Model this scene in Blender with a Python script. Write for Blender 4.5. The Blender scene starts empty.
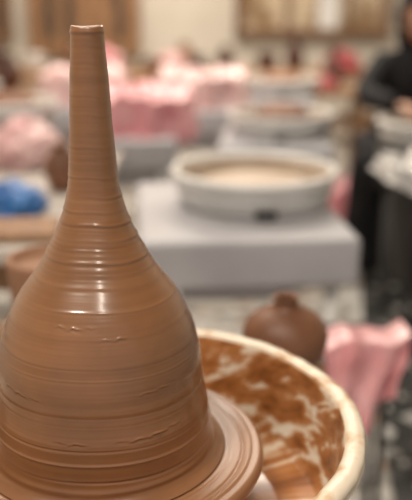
import bpy, bmesh, math, random
import numpy as np
from mathutils import Vector, noise, Matrix
random.seed(4); np.random.seed(4)
S=bpy.context.scene
S.view_settings.view_transform='Standard'
COL=S.collection

# ---------------------------------------------------------------- materials
def mat_base(name,rough=.5,color=(.5,.5,.5)):
    m=bpy.data.materials.new(name); m.use_nodes=True
    nt=m.node_tree; b=nt.nodes['Principled BSDF']
    b.inputs['Roughness'].default_value=rough
    b.inputs['Base Color'].default_value=(*color,1)
    return m,nt,b
def N(nt,t,**k):
    n=nt.nodes.new(t)
    for a,v in k.items(): setattr(n,a,v)
    return n
def noisemat(name,c1,c2,scale=6,rough=.5,bump=.2,stretch=(1,1,1),lo=.35,hi=.65,dist=.01,detail=5,c3=None,coat=0):
    m,nt,b=mat_base(name,rough)
    tc=N(nt,'ShaderNodeTexCoord'); mp=N(nt,'ShaderNodeMapping')
    mp.inputs['Scale'].default_value=stretch
    nt.links.new(tc.outputs['Object'],mp.inputs['Vector'])
    no=N(nt,'ShaderNodeTexNoise'); no.inputs['Scale'].default_value=scale; no.inputs['Detail'].default_value=detail
    nt.links.new(mp.outputs[0],no.inputs['Vector'])
    cr=N(nt,'ShaderNodeValToRGB'); e=cr.color_ramp.elements
    e[0].position=lo; e[0].color=(*c1,1); e[1].position=hi; e[1].color=(*c2,1)
    if c3: 
        x=e.new((lo+hi)/2); x.color=(*c3,1)
    nt.links.new(no.outputs['Fac'],cr.inputs[0]); nt.links.new(cr.outputs[0],b.inputs['Base Color'])
    if bump:
        bp=N(nt,'ShaderNodeBump'); bp.inputs['Strength'].default_value=bump; bp.inputs['Distance'].default_value=dist
        nt.links.new(no.outputs['Fac'],bp.inputs['Height']); nt.links.new(bp.outputs[0],b.inputs['Normal'])
    if coat: b.inputs['Coat Weight'].default_value=coat; b.inputs['Coat Roughness'].default_value=.2
    return m

def clay_wet():
    m,nt,b=mat_base('wet_clay',.4)
    tc=N(nt,'ShaderNodeTexCoord')
    mp=N(nt,'ShaderNodeMapping'); mp.inputs['Scale'].default_value=(3,3,110)
    nt.links.new(tc.outputs['Object'],mp.inputs['Vector'])
    n1=N(nt,'ShaderNodeTexNoise'); n1.inputs['Scale'].default_value=1.3; n1.inputs['Detail'].default_value=6
    nt.links.new(mp.outputs[0],n1.inputs['Vector'])
    n2=N(nt,'ShaderNodeTexNoise'); n2.inputs['Scale'].default_value=14; n2.inputs['Detail'].default_value=4
    nt.links.new(tc.outputs['Object'],n2.inputs['Vector'])
    c1=N(nt,'ShaderNodeValToRGB'); e=c1.color_ramp.elements
    e[0].position=.25; e[0].color=(.200,.082,.030,1); e[1].position=.75; e[1].color=(.262,.118,.049,1)
    nt.links.new(n1.outputs['Fac'],c1.inputs[0])
    c2=N(nt,'ShaderNodeValToRGB'); e=c2.color_ramp.elements
    e[0].position=.35; e[0].color=(.82,.82,.82,1); e[1].position=.7; e[1].color=(1.1,1.1,1.1,1)
    nt.links.new(n2.outputs['Fac'],c2.inputs[0])
    mx=N(nt,'ShaderNodeMixRGB',blend_type='MULTIPLY'); mx.inputs[0].default_value=1
    nt.links.new(c1.outputs[0],mx.inputs[1]); nt.links.new(c2.outputs[0],mx.inputs[2])
    nt.links.new(mx.outputs[0],b.inputs['Base Color'])
    r=N(nt,'ShaderNodeMapRange'); r.inputs['To Min'].default_value=.30; r.inputs['To Max'].default_value=.42
    nt.links.new(n1.outputs['Fac'],r.inputs[0]); nt.links.new(r.outputs[0],b.inputs['Roughness'])
    b.inputs['Coat Weight'].default_value=.7; b.inputs['Coat Roughness'].default_value=.17
    bp=N(nt,'ShaderNodeBump'); bp.inputs['Strength'].default_value=.2; bp.inputs['Distance'].default_value=.001
    nt.links.new(n1.outputs['Fac'],bp.inputs['Height']); nt.links.new(bp.outputs[0],b.inputs['Normal'])
    nt.links.new(bp.outputs[0],b.inputs['Coat Normal'])
    return m
M_clay=clay_wet()
def slurry():
    # brown slip thrown against a cream plastic wall: smeared streaks running round and down
    m,nt,b=mat_base('pan_slurry_inside',.3)
    tc=N(nt,'ShaderNodeTexCoord')
    sep=N(nt,'ShaderNodeSeparateXYZ'); nt.links.new(tc.outputs['Object'],sep.inputs[0])
    at=N(nt,'ShaderNodeMath',operation='ARCTAN2'); nt.links.new(sep.outputs[1],at.inputs[0]); nt.links.new(sep.outputs[0],at.inputs[1])
    ad=N(nt,'ShaderNodeMath',operation='MULTIPLY_ADD'); nt.links.new(sep.outputs[2],ad.inputs[0]); ad.inputs[1].default_value=5.0; nt.links.new(at.outputs[0],ad.inputs[2])
    cb=N(nt,'ShaderNodeCombineXYZ'); nt.links.new(ad.outputs[0],cb.inputs[0])
    zz=N(nt,'ShaderNodeMath',operation='MULTIPLY'); nt.links.new(sep.outputs[2],zz.inputs[0]); zz.inputs[1].default_value=7
    nt.links.new(zz.outputs[0],cb.inputs[1])
    n1=N(nt,'ShaderNodeTexNoise'); n1.inputs['Scale'].default_value=4.2; n1.inputs['Detail'].default_value=9; n1.inputs['Roughness'].default_value=.66; n1.inputs['Distortion'].default_value=.4
    nt.links.new(cb.outputs[0],n1.inputs['Vector'])
    cr=N(nt,'ShaderNodeValToRGB'); e=cr.color_ramp.elements
    e[0].position=.34; e[0].color=(.14,.046,.013,1); e[1].position=.64; e[1].color=(.80,.72,.60,1)
    x=e.new(.44); x.color=(.32,.115,.030,1)
    x=e.new(.53); x.color=(.46,.20,.07,1)
    x=e.new(.555); x.color=(.70,.55,.40,1)
    nt.links.new(n1.outputs['Fac'],cr.inputs[0]); nt.links.new(cr.outputs[0],b.inputs['Base Color'])
    bp=N(nt,'ShaderNodeBump'); bp.inputs['Strength'].default_value=.5; bp.inputs['Distance'].default_value=.004; bp.invert=True
    nt.links.new(n1.outputs['Fac'],bp.inputs['Height']); nt.links.new(bp.outputs[0],b.inputs['Normal'])
    b.inputs['Coat Weight'].default_value=.6; b.inputs['Coat Roughness'].default_value=.12
    return m
M_bat=noisemat('slip_coated_bat',(.21,.095,.040),(.31,.155,.078),9,.36,.25,(1,1,1),.3,.7,.002,coat=.3)
M_pot=noisemat('leather_clay',(.14,.055,.026),(.22,.095,.047),8,.5,.3,dist=.003)
M_potl=noisemat('dry_clay',(.25,.12,.065),(.36,.20,.12),8,.7,.3,dist=.003)
M_darkpot=noisemat('dark_clay',(.05,.018,.010),(.12,.04,.02),8,.5,.3,dist=.003)
M_panin=slurry()
M_rim=noisemat('pan_rim_stained',(.33,.145,.055),(.76,.67,.54),20,.3,.4,(1,1,1),.33,.50,.002,9,(.62,.45,.29))
M_white=noisemat('white_plastic',(.66,.655,.64),(.80,.795,.78),5,.35,.05)
M_cream=noisemat('dried_slip',(.46,.34,.24),(.62,.52,.42),9,.5,.2)
M_table=noisemat('dusty_table_top',(.38,.35,.32),(.52,.48,.44),5,.5,.1)
M_grey=noisemat('grey_enamel',(.38,.38,.41),(.48,.48,.51),4,.4,.05)
M_metal,_,_b=mat_base('cast_metal',.35,(.35,.34,.33)); _b.inputs['Metallic'].default_value=.9
M_dark=noisemat('dark_rubber',(.012,.011,.011),(.03,.028,.027),8,.6,.1)
M_black=noisemat('black_fabric',(.004,.004,.005),(.012,.011,.014),14,.85,.4)
M_wood=noisemat('wood_grain',(.20,.10,.045),(.36,.20,.10),6,.55,.2,(8,8,1))
M_wooddk=noisemat('dark_wood',(.12,.06,.03),(.24,.13,.065),6,.55,.2,(8,8,1))
M_skin=noisemat('skin',(.42,.22,.14),(.50,.28,.19),10,.5,.05)
def plastic(name,c1,c2):
    m=noisemat(name,c1,c2,9,.3,.25,dist=.01)
    b=m.node_tree.nodes['Principled BSDF']; b.inputs['Transmission Weight'].default_value=.1
    return m
M_pink=plastic('pink_plastic',(.62,.20,.24),(.82,.42,.45))
M_pinkf=plastic('pink_film',(.72,.29,.32),(.86,.50,.52))
M_pinkl=plastic('pale_pink_plastic',(.66,.36,.37),(.82,.60,.59))
M_red=plastic('red_plastic',(.35,.05,.06),(.55,.13,.14))
M_blue=plastic('blue_plastic',(.012,.10,.36),(.04,.22,.60))
M_clear=plastic('white_film',(.48,.47,.46),(.70,.68,.66))
M_wall=noisemat('cream_wall',(.60,.55,.47),(.68,.63,.55),2,.8,.1)
M_ceil=noisemat('ceiling_paint',(.6,.57,.52),(.66,.63,.58),2,.9,.05)
M_paper=noisemat('pinned_papers',(.26,.17,.09),(.56,.46,.33),3,.8,0,(1,1,1),.42,.55)
M_glass,_,_g=mat_base('dark_glazing',.12,(.10,.07,.05))
def terrazzo(name,base,chips,scale,rough):
    m,nt,b=mat_base(name,rough)
    tc=N(nt,'ShaderNodeTexCoord'); v=N(nt,'ShaderNodeTexVoronoi'); v.inputs['Scale'].default_value=scale
    nt.links.new(tc.outputs['Object'],v.inputs['Vector'])
    cr=N(nt,'ShaderNodeValToRGB'); cr.color_ramp.interpolation='CONSTANT'; e=cr.color_ramp.elements
    e[0].position=0; e[0].color=(*base,1); e[1].position=.55; e[1].color=(*chips[0],1)
    for i,c in enumerate(chips[1:]):
        x=e.new(.68+.12*i); x.color=(*c,1)
    sp=N(nt,'ShaderNodeSeparateColor'); nt.links.new(v.outputs['Color'],sp.inputs[0])
    nt.links.new(sp.outputs[0],cr.inputs[0])
    nt.links.new(cr.outputs[0],b.inputs['Base Color'])
    return m
M_floor=terrazzo('terrazzo_light',(.48,.46,.42),[(.78,.76,.72),(.20,.18,.16),(.48,.33,.24),(.82,.82,.80)],20,.3)
M_aisle=terrazzo('terrazzo_dark',(.065,.068,.066),[(.10,.10,.097),(.045,.045,.043),(.14,.14,.135),(.50,.50,.49)],22,.2)

# ---------------------------------------------------------------- mesh helpers
def mk(name,verts,faces,mats,parent=None,loc=(0,0,0),smooth=True,midx=None):
    me=bpy.data.meshes.new(name); me.from_pydata([tuple(v) for v in verts],[],faces); me.update()
    for m in (mats if isinstance(mats,(list,tuple)) else [mats]): me.materials.append(m)
    if smooth: me.polygons.foreach_set('use_smooth',[True]*len(me.polygons))
    if midx is not None: me.polygons.foreach_set('material_index',midx)
    o=bpy.data.objects.new(name,me); COL.objects.link(o); o.location=loc
    if parent: o.parent=parent
    return o
def empty(name,loc=(0,0,0),rz=0):
    e=bpy.data.objects.new(name,None); COL.objects.link(e); e.location=loc; e.rotation_euler[2]=rz; e.empty_display_size=.05; return e
def lathe(name,prof,mats,parent=None,loc=(0,0,0),seg=64,wob=0,matf=None,smooth=True,fn=None):
    V=[];F=[];mi=[];n=len(prof)
    for i,(r,z) in enumerate(prof):
        for k in range(seg):
            a=2*math.pi*k/seg; rr=r
            if wob: rr+=wob*noise.noise(Vector((math.cos(a)*1.5+loc[0]*9,math.sin(a)*1.5,z*14)))*(1 if r>.004 else 0)
            if fn: rr=fn(r,z,a,i)
            V.append((rr*math.cos(a),rr*math.sin(a),z))
    for i in range(n-1):
        for k in range(seg):
            k2=(k+1)%seg
            F.append((i*seg+k,i*seg+k2,(i+1)*seg+k2,(i+1)*seg+k)); mi.append(matf(i) if matf else 0)
    o=mk(name,V,F,mats,parent,loc,smooth,mi)
    bm=bmesh.new(); bm.from_mesh(o.data); bmesh.ops.remove_doubles(bm,verts=bm.verts,dist=1e-6)
    bmesh.ops.recalc_face_normals(bm,faces=bm.faces); bm.to_mesh(o.data); bm.free()
    return o
def box(name,c,s,mat,parent=None,bev=.006,rz=0):
    bm=bmesh.new(); bmesh.ops.create_cube(bm,size=1)
    for v in bm.verts: v.co=Vector((v.co.x*s[0],v.co.y*s[1],v.co.z*s[2]))
    if bev: bmesh.ops.bevel(bm,geom=bm.edges[:],offset=bev,segments=3,affect='EDGES',profile=.5)
    me=bpy.data.meshes.new(name); bm.to_mesh(me); bm.free(); me.materials.append(mat)
    o=bpy.data.objects.new(name,me); COL.objects.link(o); o.location=c; o.rotation_euler[2]=rz
    if parent: o.parent=parent
    return o

# ---------------------------------------------------------------- room
box('floor',(0,3,-.05),(6,9.4,.1),M_floor,bev=0)
mk('floor_aisle',[(.36,1.0,.002),(2.95,1.0,.002),(2.95,7.0,.002),(1.32,7.0,.002),(.50,2.34,.002)],[(0,1,2,3,4)],M_aisle,smooth=False)
box('wall_back',(0,7.05,1.45),(6,.1,2.9),M_wall,bev=0)
box('wall_left',(-3.05,3,1.45),(.1,9.4,2.9),M_wall,bev=0)
box('wall_right',(3.05,3,1.45),(.1,9.4,2.9),M_wall,bev=0)
box('ceiling',(0,3,2.95),(6,9.4,.1),M_ceil,bev=0)
box('baseboard_back',(0,6.99,.05),(6,.02,.1),M_wooddk,bev=.004)

def framed(name,x0,x1,z0,z1,mull,mat_in,mat_f=M_wood,fw=.07):
    e=empty(name,(0,6.97,0))
    box('pane',((x0+x1)/2,.005,(z0+z1)/2),(x1-x0-.02,.02,z1-z0-.02),mat_in,e,bev=0)
    for nm,x in (('jamb_left',x0),('jamb_right',x1)): box(nm,(x,-.02,(z0+z1)/2),(fw,.06,z1-z0+fw),mat_f,e)
    for nm,z in (('sill',z0),('head',z1)): box(nm,((x0+x1)/2,-.022,z),(x1-x0+fw,.07,fw),mat_f,e)
    for i,x in enumerate(mull): box('mullion_%d'%i,(x,-.018,(z0+z1)/2),(fw*.6,.05,z1-z0),mat_f,e)
    return e
w=framed('window_1',.28,1.50,.78,1.75,[.68,1.18],M_paper,M_wooddk)
box('paper_sheet',(1.02,-.025,1.0),(.17,.01,.4),M_white,w,bev=0)
framed('window_2',-2.4,-1.66,.75,1.9,[-2.0],M_glass,M_wooddk,.09)
d=framed('window_3',-1.42,-.62,.66,2.0,[-1.22],M_glass,M_wood,.13)
box('poster',(-.93,-.03,.98),(.34,.01,.5),M_wood,d,bev=0)

def lamp(name,x,y,sx,sy,pw,col=(1,.89,.76)):
    e=empty(name,(x,y,2.88))
    box('housing',(0,0,0),(sx+.04,sy+.04,.03),M_white,e,bev=.004)
    l=bpy.data.lights.new(name+'_light','AREA'); l.shape='RECTANGLE'; l.size=sx; l.size_y=sy; l.energy=pw; l.color=col
    o=bpy.data.objects.new('tube_light',l); COL.objects.link(o); o.location=(0,0,-.03); o.parent=e
lamp('ceiling_lamp',-.80,.05,.45,.30,44)
lamp('ceiling_lamp',.25,-.60,.16,.9,20)
lamp('ceiling_lamp',-.9,3.0,1.4,.4,54)
lamp('ceiling_lamp',.9,4.2,1.4,.4,54)
lamp('ceiling_lamp',-.4,5.6,2.4,.4,78)

# ---------------------------------------------------------------- thrown clay vase
CX,CY,ZB=-.1025,.714,.6232
P=[(.110,0),(.1077,.0175),(.1036,.051),(.1003,.073),(.0962,.1052),(.0915,.1263),(.0835,.147),(.0715,.1674),(.0565,.1875),
   (.0445,.2073),(.0348,.2267),(.0256,.2553),(.0207,.3016),(.0179,.3461),(.0152,.386),(.0143,.4025)]
ph=np.array([p[1] for p in P]); pr=np.array([p[0] for p in P])
NH=760; h=np.linspace(0,.4025,NH)
def catmull(x):
    i=np.clip(np.searchsorted(ph,x)-1,0,len(ph)-2)
    m=np.gradient(pr,ph); x0=ph[i];x1=ph[i+1];t=(x-x0)/(x1-x0);H=x1-x0
    return (2*t**3-3*t**2+1)*pr[i]+(t**3-2*t**2+t)*H*m[i]+(-2*t**3+3*t**2)*pr[i+1]+(t**3-t**2)*H*m[i+1]
def smooth_noise(n,sig):
    a=np.random.randn(n+400); k=np.exp(-.5*(np.arange(-60,61)/sig)**2); k/=math.sqrt((k**2).sum()); return np.convolve(a,k,'same')[200:200+n]
fine=smooth_noise(1400,2.0); mid=smooth_noise(1400,6.5); big=smooth_noise(1400,24)
hh=np.linspace(-.05,.5,1400)
SEG=288; th=np.linspace(0,2*math.pi,SEG,endpoint=False)
warp=.0011*np.sin(th+.6)+.0006*np.sin(2*th+2)+.0004*np.sin(5*th)
Hh,_=np.meshgrid(h,th,indexing='ij')
W=Hh+warp[None,:]
R=np.repeat(catmull(h)[:,None],SEG,1)
bellmid=np.exp(-((Hh-.215)/.028)**2)
R+=np.interp(W,hh,fine)*(.00004+.00003*bellmid)+np.interp(W,hh,mid)*(.00005+.00008*bellmid)+np.interp(W,hh,big)*.00024
for g,a,wd in [(.302,.0002,.0015),(.275,.0003,.0014),(.258,.0005,.0014),(.245,.0004,.0013),(.234,.0008,.0015),(.221,.0010,.0018),(.213,.0005,.0012),(.203,.0010,.0018),(.193,.0005,.0012),(.184,.0007,.0014)]:
    m_=.6+.4*np.sin(th*1+g*200)
    R+=(a*np.exp(-((W-g)/wd)**2)-.5*a*np.exp(-((W-g+.003)/wd)**2))*m_[None,:]
for g,a,wd in [(.166,.0005,.001),(.148,.0003,.0009),(.121,-.0004,.0009),(.112,.0003,.0009),(.078,-.0005,.0010),(.049,-.0004,.001),(.036,.0008,.0012),(.020,-.0010,.0013)]:
    mod=.3+.7*np.clip(np.sin(th*1.0+g*90)+.4,0,1)
    R+=a*mod[None,:]*np.exp(-((W-g)/wd)**2)
for (t0,g,ln,am) in [(-1.75,.158,.30,.9),(-1.25,.149,.22,.8),(-1.0,.060,.35,1.3),(-2.3,.095,.35,.8),(-1.7,.060,.2,.7),(-.9,.100,.3,.6)]:
    for j in range(SEG):
        d=(th[j]-t0%(2*math.pi)+math.pi)%(2*math.pi)-math.pi
        if abs(d)<ln:
            cz=g+.0022*math.sin(d*5+t0)+.0007*math.sin(d*41)+.0005*math.sin(d*77)
            amp=.0013*am*(1-abs(d)/ln)*(.6+.4*math.sin(d*33))
            R[:,j]+=amp*np.exp(-((h-cz)/.0008)**2)-amp*.5*np.exp(-((h-cz+.002)/.0012)**2)
R+= (.012*np.exp(-(Hh/.0042)**1.3)) + .0012*np.exp(-((Hh-.012)/.003)**2)
R+= .0007*np.exp(-((Hh-.4005)/.0016)**2)
V=[];F=[]
C=np.cos(th);Sn=np.sin(th)
for i in range(NH):
    for j in range(SEG): V.append((R[i,j]*C[j],R[i,j]*Sn[j],h[i]))
rings=NH
for (rr,zz) in [(.0142,.4044),(.0130,.4052),(.0110,.4048),(.0100,.4030),(.0092,.392),(.0085,.36),(.0001,.355)]:
    for j in range(SEG):
        V.append((rr*C[j],rr*Sn[j],zz+.0006*math.sin(th[j]*2+1))); 
    rings+=1
for i in range(rings-1):
    for j in range(SEG):
        k=(j+1)%SEG; F.append((i*SEG+j,i*SEG+k,(i+1)*SEG+k,(i+1)*SEG+j))
F.append(tuple(range(SEG-1,-1,-1)))
mk('clay_bottle',V,F,M_clay,loc=(CX,CY,ZB))

# ---------------------------------------------------------------- pottery wheels
def legs(e,w,d,zt,mat,r=.02,cx=0,cy=0):
    i=0
    for sx in(-1,1):
        for sy in(-1,1):
            i+=1; lathe('leg_%d'%i,[(0,0),(r*1.5,0),(r*1.5,.02),(r,.03),(r,zt),(0,zt)],mat,e,(cx+sx*(w/2-.05),cy+sy*(d/2-.05),0),16)
def pan_profile(R,z,dep,rb,lip=.010):
    pr=[(rb*.25,z-dep),(rb,z-dep),(rb+.012,z-dep+.008),(R-.012,z-.022),(R-.002,z-.018),(R+.001,z-.012)]
    for k in range(9):
        a=math.radians(-40+k*27.5); pr.append((R-lip+math.cos(a)*lip*1.05,z-.006+math.sin(a)*lip*.75))
    pr+=[(R-2*lip-.001,z-.016),(R-2*lip-.004,z-.03),(rb+.004,z-dep+.018),(rb-.008,z-dep+.006),(rb*.25,z-dep+.005)]
    return pr
mw=empty('pottery_wheel',(-.078,.714,0))
RB=.234
pp=pan_profile(RB,.653,.115,.202,.010)
pan=lathe('splash_pan',pp,[M_panin,M_rim,M_white],mw,(0,0,0),200,matf=lambda i:2 if i<4 else (1 if i<13 else 0),
  fn=lambda r,z,a,i:r+.0026*noise.noise(Vector((math.cos(a)*3,math.sin(a)*3,z*20+3)))+.0012*noise.noise(Vector((math.cos(a)*14,math.sin(a)*14,z*90))))
for v in pan.data.vertices:
    a=math.atan2(v.co.y,v.co.x)
    if v.co.z>.63: v.co.z+=.0028*noise.noise(Vector((math.cos(a)*2.2,math.sin(a)*2.2,7)))+.0012*noise.noise(Vector((math.cos(a)*15,math.sin(a)*15,2)))
bp=[(0,.603),(.150,.603),(.158,.606),(.1605,.612),(.160,.618),(.157,.6215)]
r=.155
while r>.004:
    bp.append((r,.6222+.00020*math.sin(r*700)+.00013*math.sin(r*1330+1)+(.0012*math.exp(-((r-.146)/.003)**2))-(.0010*math.exp(-((r-.139)/.002)**2)))); r-=.0007
bp.append((0,.622))
lathe('bat',bp,M_bat,mw,(CX+.078,0,0),160)
lathe('wheel_head',[(0,.585),(.14,.585),(.146,.590),(.146,.6028),(0,.6028)],M_metal,mw,(CX+.078,0,0),64)
lathe('shaft',[(0,.5),(.028,.5),(.028,.56),(.05,.585),(0,.585)],M_metal,mw,(CX+.078,0,0),32)
box('body',(0,-.02,.478),(.46,.50,.118),M_grey,mw,.02)
legs(mw,.46,.50,.42,M_grey,.02,0,-.02)
lathe('slurry_puddle',[(0,.5432),(.15,.5434),(.19,.546),(.2,.5455)],M_panin,mw,(0,0,0),64)

def wheel(name,x,y,rz=0,R=.209,bw=.36,bd=.46,inner=M_cream,rimz=.653,dep=.088,lump=None,body=M_grey,ox=-.02,drp=None,seed=1):
    e=empty(name,(x,y,0),rz)
    lathe('splash_pan',pan_profile(R,rimz,dep,R*.84,.009),[M_white,M_white,M_cream],e,(0,0,0),72,matf=lambda i:0 if i<15 else 2)
    lathe('pan_seam',[(R*.93,rimz-.050),(R*.935+.002,rimz-.050),(R*.935+.002,rimz-.045),(R*.93,rimz-.044)],M_white,e,(0,0,0),72)
    lathe('wheel_head',[(0,rimz-.055),(.13,rimz-.055),(.135,rimz-.05),(.135,rimz-.04),(.13,rimz-.036),(0,rimz-.036)],M_cream,e,(0,0,0),48)
    lathe('shaft',[(0,rimz-.09),(.03,rimz-.09),(.03,rimz-.055),(0,rimz-.055)],M_metal,e,(0,0,0),24)
    box('pan_latch',(0,-R*.885,rimz-.076),(.05,.03,.018),M_dark,e,.004)
    zt=rimz-dep
    box('body',(ox,-.04,zt-.0565),(bw,bd,.11),body,e,.014)
    box('motor_box',(ox,.0,zt-.16),(bw*.6,bd*.5,.1),body,e,.012)
    legs(e,bw,bd,zt-.11,M_white if body is M_grey else body,.016,ox,-.04)
    if lump: lathe('clay_lump',[(0,rimz-.036),(.10,rimz-.036),(.105,rimz-.01),(.09,rimz+.015),(.06,rimz+.028),(0,rimz+.03)],lump,e,(0,0,0),48,wob=.01)
    if drp: drape('plastic_cover',0,0,R*2.02,R*2.02,rimz+.02,rimz-.11,drp,seed,.06,9,.10,e)
    return e

# ---------------------------------------------------------------- plastic drapes
def drape(name,x,y,w,d,zt,zb,mat,seed=0,peak=.03,nf=11,flare=.12,parent=None):
    V=[];F=[];seg=96;rows=[]
    for i in range(9): rows.append(((i/8.)**.9*.97+.001,0))
    rows.append((1.0,.012))
    for i in range(1,13): rows.append((1+flare*(i/12.)**1.4,.012+(i/12.)))
    H=zt-zb
    for (q,dn) in rows:
        for k in range(seg):
            a=2*math.pi*k/seg; c,s=math.cos(a),math.sin(a)
            e=1/((abs(c)**4+abs(s)**4)**.25); e=.5+e*.5
            fold=1
            if dn>0: fold+= .07*min(1,dn*1.6)*math.sin(nf*a+seed+1.5*noise.noise(Vector((c*2,s*2,seed))))
            nn=noise.noise(Vector((c*q*3+seed,s*q*3,dn*2+seed)))
            n2=noise.noise(Vector((c*q*11+seed,s*q*11,dn*6)))
            zz=zt+(peak*(.5+nn)+.012*n2)*(1 if dn==0 else max(0,1-dn)) - (dn if dn>.02 else 0)*H*(1+.12*nn)
            zz=max(zz,zb)
            V.append((c*e*q*w/2*fold+.012*n2,s*e*q*d/2*fold+.012*n2,zz))
    for i in range(len(rows)-1):
        for k in range(seg):
            k2=(k+1)%seg; F.append((i*seg+k,i*seg+k2,(i+1)*seg+k2,(i+1)*seg+k))
    F.append(tuple(range(seg)))
    return mk(name,V,F,mat,parent,(x,y,0))
def bag(name,x,y,z,sx,sy,sz,mat,seed=0):
    bm=bmesh.new(); bmesh.ops.create_icosphere(bm,subdivisions=5,radius=1)
    for v in bm.verts:
        n=v.co.copy(); a=0
        for f,g in((1.6,.28),(3.5,.14),(8,.04)): a+=g*(1-2*abs(noise.noise(n*f+Vector((seed,seed*2,0)))))
        f=.72+a
        neck=max(0,n.z-.55)
        p=Vector((n.x*f*sx*(1-neck*.8),n.y*f*sy*(1-neck*.8),(n.z*(.85+.5*a)+neck*.5)*sz))
        p.z=max(p.z,-.62*sz); v.co=p+Vector((0,0,.62*sz))
    me=bpy.data.meshes.new(name); bm.to_mesh(me); bm.free(); me.materials.append(mat)
    me.polygons.foreach_set('use_smooth',[True]*len(me.polygons))
    o=bpy.data.objects.new(name,me); COL.objects.link(o); o.location=(x,y,z); return o

wheel('pottery_wheel',.121,1.96,math.radians(5),bw=.48,bd=.60,ox=-.055)
wheel('pottery_wheel',.292,3.12,math.radians(-5),bw=.42,bd=.5,lump=M_pot,rimz=.635)
wheel('pottery_wheel',.80,2.80,math.radians(-12),R=.20,bw=.34,bd=.40,body=M_dark)
wheel('pottery_wheel',-.27,3.15,0,drp=M_pink,seed=1)
wheel('pottery_wheel',-.82,3.35,0,lump=M_pot)
wheel('pottery_wheel',-.02,3.95,0,drp=M_pinkl,seed=2)
wheel('pottery_wheel',-.60,4.05,0,drp=M_pinkl,seed=8)
wheel('pottery_wheel',.40,4.35,0,lump=M_potl)
wheel('pottery_wheel',-1.25,4.1,0,lump=M_darkpot,seed=7)

# ---------------------------------------------------------------- pots and stools
def stool(x,y,z,r,mat=M_wood):
    e=empty('wooden_stool',(x,y,0))
    lathe('seat',[(0,z-.025),(r-.004,z-.025),(r,z-.02),(r,z-.005),(r-.004,z),(0,z)],mat,e,(0,0,0),40)
    for i in range(3):
        a=i*2.094+.5
        lathe('leg_%d'%i,[(0,0),(.012,0),(.014,z*.5),(.012,z-.026),(0,z-.026)],mat,e,(math.cos(a)*r*.65,math.sin(a)*r*.65,0),12)
    lathe('ring_brace',[(r*.55,.15),(r*.75,.15),(r*.75,.165),(r*.55,.165),(r*.55,.15)],mat,e,(0,0,0),32)
    return e
def pot(name,prof,x,y,z,mat,sc=1,wob=.0015):
    return lathe(name,[(a*sc,b*sc) for a,b in prof],mat,None,(x,y,z),72,wob=wob)
ROUND=[(0,0),(.030,0),(.040,.004),(.052,.018),(.059,.036),(.060,.048),(.056,.062),(.046,.074),(.032,.083),(.020,.088),(.0165,.093),(.0175,.099),(.020,.102),(.0185,.1035),(.0145,.101),(.013,.094),(.02,.08),(.035,.06),(.03,.02),(0,.012)]
BOWL=[(0,0),(.050,0),(.056,.004),(.060,.04),(.064,.08),(.067,.105),(.066,.110),(.061,.111),(.058,.107),(.056,.098),(.03,.094),(0,.093)]
JAR=[(0,0),(.045,0),(.06,.03),(.07,.07),(.066,.11),(.045,.14),(.032,.155),(.034,.17),(.042,.18),(.038,.182),(.028,.17),(.025,.15),(.03,.05),(0,.02)]
TALL=[(0,0),(.06,0),(.07,.03),(.075,.10),(.06,.16),(.03,.20),(.022,.23),(.035,.26),(.045,.28),(.035,.30),(.015,.305),(0,.305)]
stool(.112,1.055,.545,.062); pot('round_clay_vase',ROUND,.113,1.055,.546,M_pot,1.02)
stool(-.238,1.16,.565,.085); pot('clay_bowl',BOWL,-.238,1.16,.566,M_potl)

# pink film caught over a low dark stool, hanging down its front in soft folds
V=[];F=[];nu,nv=90,60
for i in range(nu):
    u=i/(nu-1)
    for j in range(nv):
        v=j/(nv-1)
        top=.463+.012*math.sin(u*5+.4)-.016*(1-u)+.018*max(0,u-.6)
        ln=.160-.03*abs(u-.45)*2-.05*max(0,u-.7)*2
        x=.205+.160*u-.030*(v-.3)*(u-.5)+.010*math.sin(v*4+1)
        y=1.30+.05*u+.014*math.sin(u*15+v*1.8)*(.4+v)+.020*noise.noise(Vector((u*3,v*3,5)))-.03*v
        z=top-ln*v+.008*noise.noise(Vector((u*5,v*2,9)))
        V.append((x,y,z))
for i in range(nu-1):
    for j in range(nv-1): F.append((i*nv+j,(i+1)*nv+j,(i+1)*nv+j+1,i*nv+j+1))
base=len(V)
for i in range(nu):
    p=V[i*nv]
    for j in range(1,9): V.append((p[0],p[1]+.012*j+.001,p[2]+.004*math.sin(j/8*3.14)-.0008*j))
for i in range(nu-1):
    a=[i*nv]+[base+i*8+q for q in range(8)]; c=[(i+1)*nv]+[base+(i+1)*8+q for q in range(8)]
    for q in range(8): F.append((a[q],a[q+1],c[q+1],c[q]))
mk('pink_plastic_sheet',V,F,M_pinkf)
st=empty('low_stool',(.29,1.42,0))
box('seat',(0,0,.425),(.13,.12,.02),M_dark,st,.004)
for i,(a,c) in enumerate(((-1,-1),(-1,1),(1,-1),(1,1))): box('leg_%d'%i,(a*.05,c*.045,.2075),(.012,.012,.415),M_dark,st,.002)

# left studio table
t=empty('work_table',(-1.04,2.18,0))
box('top',(0,0,.53),(1.5,1.15,.035),M_table,t,.006)
i=0
for sx in(-1,1):
    for sy in(-1,1):
        i+=1; box('leg_%d'%i,(sx*.68,sy*.5,.256),(.05,.05,.512),M_wood,t,.004)
box('apron',(0,-.5,.47),(1.3,.02,.08),M_wood,t,.003)
box('wooden_board',(-.54,1.715,.558),(.42,.15,.02),M_wood,None,.004,.08)
bag('blue_plastic_bag',-.475,1.91,.5485,.080,.075,.045,M_blue,3)
pot('clay_jar',JAR,-.395,2.16,.5485,M_pot,.72)
bag('pink_plastic_bag',-.57,2.50,.5485,.11,.10,.085,M_pinkl,5)
bag('white_plastic_bag',-.37,2.45,.5485,.06,.09,.05,M_clear,8)
bag('pink_plastic_bag',-1.1,2.4,.5485,.2,.15,.16,M_pinkl,15)
bag('pink_plastic_bag',-.22,1.45,.0,.09,.09,.14,M_pink,6)

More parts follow.
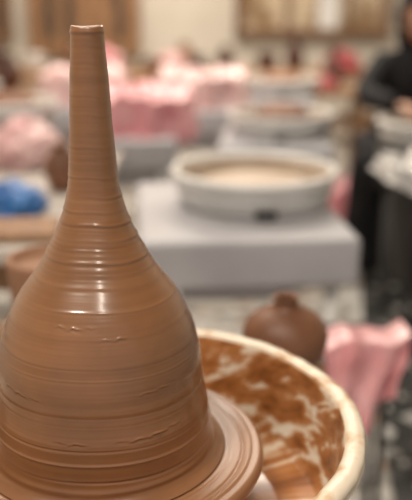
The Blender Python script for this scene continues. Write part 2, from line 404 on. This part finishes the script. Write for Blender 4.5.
bag('pink_plastic_bag',.66,3.72,.0,.09,.09,.14,M_pink,6)
t=empty('work_bench',(0,5.95,0))
box('top',(0,0,.53),(4.6,.7,.04),M_wood,t,.006)
for i,x in enumerate((-2.2,-.75,.75,2.2)): box('leg_%d'%i,(x,0,.255),(.06,.6,.51),M_wood,t,.004)
rng=random.Random(11)
mats=[M_darkpot,M_pot,M_potl,M_darkpot,M_white]
for i in range(16):
    x=-2.1+i*.28+rng.uniform(-.04,.04)
    pot('clay_jar',rng.choice([JAR,TALL,ROUND,BOWL]),x,6.08+rng.uniform(-.05,.05),.551,rng.choice(mats),rng.uniform(.8,1.15))
for i,(x,y,s,m) in enumerate([(-.72,5.75,.13,M_pink),(-.25,5.75,.11,M_pinkl),(.95,5.75,.12,M_red),(-1.7,5.75,.12,M_pinkl)]):
    bag('pink_plastic_bag',x,y-.02,.551,s,.10,s*.8,m,i*3+1)
t=empty('work_table',(-.5,4.82,0))
box('top',(0,0,.53),(2.1,.55,.035),M_wooddk,t,.006)
i=0
for sx in(-1,1):
    for sy in(-1,1):
        i+=1; box('leg_%d'%i,(sx*.98,sy*.21,.256),(.05,.05,.512),M_wood,t,.004)
for (x,y,s,m,pf) in [(-1.15,4.75,1.1,M_darkpot,JAR),(-.92,4.8,.9,M_darkpot,ROUND),(-.05,4.7,1.1,M_darkpot,JAR),(.2,4.85,1,M_pot,ROUND),(-.28,4.9,.9,M_potl,JAR)]:
    pot('clay_jar',pf,x,y,.5485,m,s)
bag('pink_plastic_bag',-.6,4.78,.5485,.12,.10,.09,M_pinkl,21)
t=empty('side_table',(.80,5.1,0))
box('top',(0,0,.50),(.40,.36,.03),M_wood,t,.005)
for i,(a,c) in enumerate(((-1,-1),(-1,1),(1,-1),(1,1))): box('leg_%d'%i,(a*.16,c*.14,.2425),(.04,.04,.485),M_wood,t,.004)
pot('terracotta_bottle',TALL,.80,5.16,.516,M_darkpot,.85)
bag('red_plastic_bag',.74,5.0,.516,.07,.05,.05,M_red,31)

# white film over a black bucket in front of the seated potter
bk=empty('black_bucket',(.66,2.26,0))
lathe('shell',[(0,.26),(.10,.26),(.13,.55),(.136,.555),(.132,.56),(.124,.55),(.095,.27),(0,.27)],M_dark,bk,(0,0,0),48)
for i in range(3): 
    a=i*2.09; lathe('foot_%d'%i,[(0,0),(.012,0),(.012,.262),(0,.262)],M_dark,bk,(math.cos(a)*.075,math.sin(a)*.075,0),12)
dc=drape('film_cover',0,0,.29,.29,.575,.50,M_clear,12,.05,9,.2,bk)
for v in dc.data.vertices:
    if v.co.z<.56: v.co.z-= (v.co.x)*.45

# ---------------------------------------------------------------- seated potter in black
def skin_obj(name,verts,edges,radii,mat,parent,sub=2,root=0):
    me=bpy.data.meshes.new(name); me.from_pydata(verts,edges,[]); me.materials.append(mat)
    o=bpy.data.objects.new(name,me); COL.objects.link(o); o.parent=parent
    md=o.modifiers.new('Skin','SKIN'); md.use_smooth_shade=True
    for i,r in enumerate(radii):
        rr=r if isinstance(r,tuple) else (r,r)
        me.skin_vertices[0].data[i].radius=rr
        me.skin_vertices[0].data[i].use_root=(i==root)
    s=o.modifiers.new('Sub','SUBSURF'); s.levels=sub; s.render_levels=sub
    return o
pe=empty('seated_potter',(.84,3.26,0))
bv=[(0,0,.44),(-.005,-.03,.58),(-.01,-.06,.72),(-.015,-.07,.81),(-.02,-.085,.88),
    (-.15,-.08,.805),(-.245,-.20,.70),(-.155,-.37,.690),
    (.13,-.08,.805),(.19,-.25,.68),(.02,-.38,.690),
    (-.10,-.03,.42),(-.225,-.24,.45),(-.225,-.16,.24),(-.225,-.17,.06),(-.225,-.27,.045),
    (.10,-.03,.42),(.225,-.24,.45),(.225,-.16,.24),(.225,-.17,.06),(.225,-.27,.045)]
be=[(0,1),(1,2),(2,3),(3,4),(3,5),(5,6),(6,7),(3,8),(8,9),(9,10),(0,11),(11,12),(12,13),(13,14),(14,15),(0,16),(16,17),(17,18),(18,19),(19,20)]
br=[(.15,.12),(.13,.10),(.15,.11),(.10,.08),.05,.064,.050,.034,.064,.050,.034,.10,.075,.06,.045,.035,.10,.075,.06,.045,.035]
skin_obj('robed_body',bv,be,br,M_black,pe)
drape('skirt',0,-.02,.46,.34,.50,.02,M_black,3,.02,9,.12,pe)
hd=empty('head',(-.03,-.11,.985)); hd.parent=pe; hd.rotation_euler=(math.radians(18),0,math.radians(-15))
bm=bmesh.new(); bmesh.ops.create_uvsphere(bm,u_segments=40,v_segments=28,radius=1)
for v in bm.verts:
    n=v.co.copy(); p=Vector((n.x*.072,n.y*.088,n.z*.108))
    if n.z<0: p.x*=1+.28*n.z; p.y*=1+.12*n.z
    if n.y<0:
        p.y-=.022*math.exp(-((n.x/.16)**2+((n.z+.12)/.22)**2))
        p.y+=.010*(math.exp(-(((abs(n.x)-.38)/.2)**2+((n.z-.05)/.14)**2)))
        p.y-=.006*math.exp(-((n.x/.3)**2+((n.z+.45)/.08)**2))
    v.co=p
me=bpy.data.meshes.new('face'); bm.to_mesh(me); bm.free(); me.materials.append(M_skin)
me.polygons.foreach_set('use_smooth',[True]*len(me.polygons))
o=bpy.data.objects.new('face',me); COL.objects.link(o); o.parent=hd
for sx in(-1,1):
    e=lathe('eye',[(0,-.009),(.007,-.006),(.009,0),(.007,.006),(0,.009)],M_dark,hd,(sx*.027,-.074,.004),16)
lathe('mouth',[(0,-.004),(.016,-.002),(.018,0),(.016,.002),(0,.004)],M_red,hd,(0,-.072,-.05),16)
bm=bmesh.new(); bmesh.ops.create_uvsphere(bm,u_segments=48,v_segments=32,radius=1)
dead=[]
for v in bm.verts:
    n=v.co.copy()
    if n.y<-.5 and -.62<n.z<.55 and abs(n.x)<.62: dead.append(v)
    f=1+.05*noise.noise(n*4)
    p=Vector((n.x*.088*f,n.y*.10*f+.004,n.z*.122*f))
    if n.z<-.4: k=(-n.z-.4); p.x*=1+k*.9; p.y*=1+k*.6; p.z-=k*.05
    v.co=p
bmesh.ops.delete(bm,geom=dead,context='VERTS')
me=bpy.data.meshes.new('headscarf'); bm.to_mesh(me); bm.free(); me.materials.append(M_black)
me.polygons.foreach_set('use_smooth',[True]*len(me.polygons))
o=bpy.data.objects.new('headscarf',me); COL.objects.link(o); o.parent=hd
so=o.modifiers.new('Solid','SOLIDIFY'); so.thickness=.004
def hand(name,wx,wy,wz,side,rz):
    h=empty(name,(wx,wy,wz),rz); h.parent=pe
    skin_obj('palm',[(0,.01,0),(0,-.03,0),(0,-.075,-.004)],[(0,1),(1,2)],[(.022,.018),(.034,.014),(.038,.012)],M_skin,h)
    for i,(x,l) in enumerate(((-.030,.062),(-.010,.072),(.010,.068),(.029,.052))):
        skin_obj('finger_%d'%i,[(x,-.06,-.002),(x*1.1,-.075-l*.35,-.006),(x*1.15,-.075-l*.7,-.020),(x*1.15,-.075-l*.88,-.038)],[(0,1),(1,2),(2,3)],[.0095,.009,.008,.007],M_skin,h)
    skin_obj('thumb',[(side*.02,-.015,-.004),(side*.048,-.04,-.012),(side*.055,-.068,-.022)],[(0,1),(1,2)],[.012,.010,.008],M_skin,h)
hand('hand_left',-.145,-.39,.689,1,.35)
hand('hand_right',.008,-.40,.689,-1,-.25)
st=empty('potter_stool',(.84,3.30,0))
lathe('seat',[(0,.27),(.12,.27),(.125,.28),(.125,.30),(.12,.305),(0,.305)],M_dark,st,(0,0,0),40)
for i in range(4):
    a=i*1.571+.78; lathe('leg_%d'%i,[(0,0),(.014,0),(.014,.27),(0,.27)],M_metal,st,(math.cos(a)*.09,math.sin(a)*.09,0),12)

# white flakes added in place of light glints on the floor, plus crumpled paper
bm=bmesh.new()
rg=random.Random(7)
for i in range(60):
    x=rg.uniform(.44,1.5); y=rg.uniform(1.5,2.05)
    s=rg.choice([.006,.01,.014,.018])*rg.uniform(.7,1.3); n=rg.randint(5,8); a0=rg.random()*6
    lo=[];hi=[]
    for k in range(n):
        a=a0+k*6.283/n; r=s*rg.uniform(.6,1.1)
        lo.append(bm.verts.new((x+math.cos(a)*r,y+math.sin(a)*r,.002))); hi.append(bm.verts.new((x+math.cos(a)*r*.8,y+math.sin(a)*r*.8,.006+s*.15)))
    bm.faces.new(hi)
    for k in range(n): bm.faces.new((lo[k],lo[(k+1)%n],hi[(k+1)%n],hi[k]))
me=bpy.data.meshes.new('floor_glint_flakes'); bm.to_mesh(me); bm.free(); me.materials.append(M_white)
o=bpy.data.objects.new('floor_glint_flakes',me); COL.objects.link(o)
bag('crumpled_paper',.355,1.60,.002,.035,.03,.03,M_white,41)

# ---------------------------------------------------------------- world + camera
wd=bpy.data.worlds.new('World'); S.world=wd; wd.use_nodes=True
bg=wd.node_tree.nodes['Background']; bg.inputs[0].default_value=(1,.95,.90,1); bg.inputs[1].default_value=.46
cam=bpy.data.cameras.new('Camera'); co=bpy.data.objects.new('Camera',cam); COL.objects.link(co)
co.location=(0,0,1.05); co.rotation_euler=(math.radians(90-17.4),0,0)
cam.sensor_width=36; cam.lens=57.6; cam.clip_start=.02
cam.dof.use_dof=True; cam.dof.focus_distance=.69; cam.dof.aperture_fstop=3.0
S.camera=co
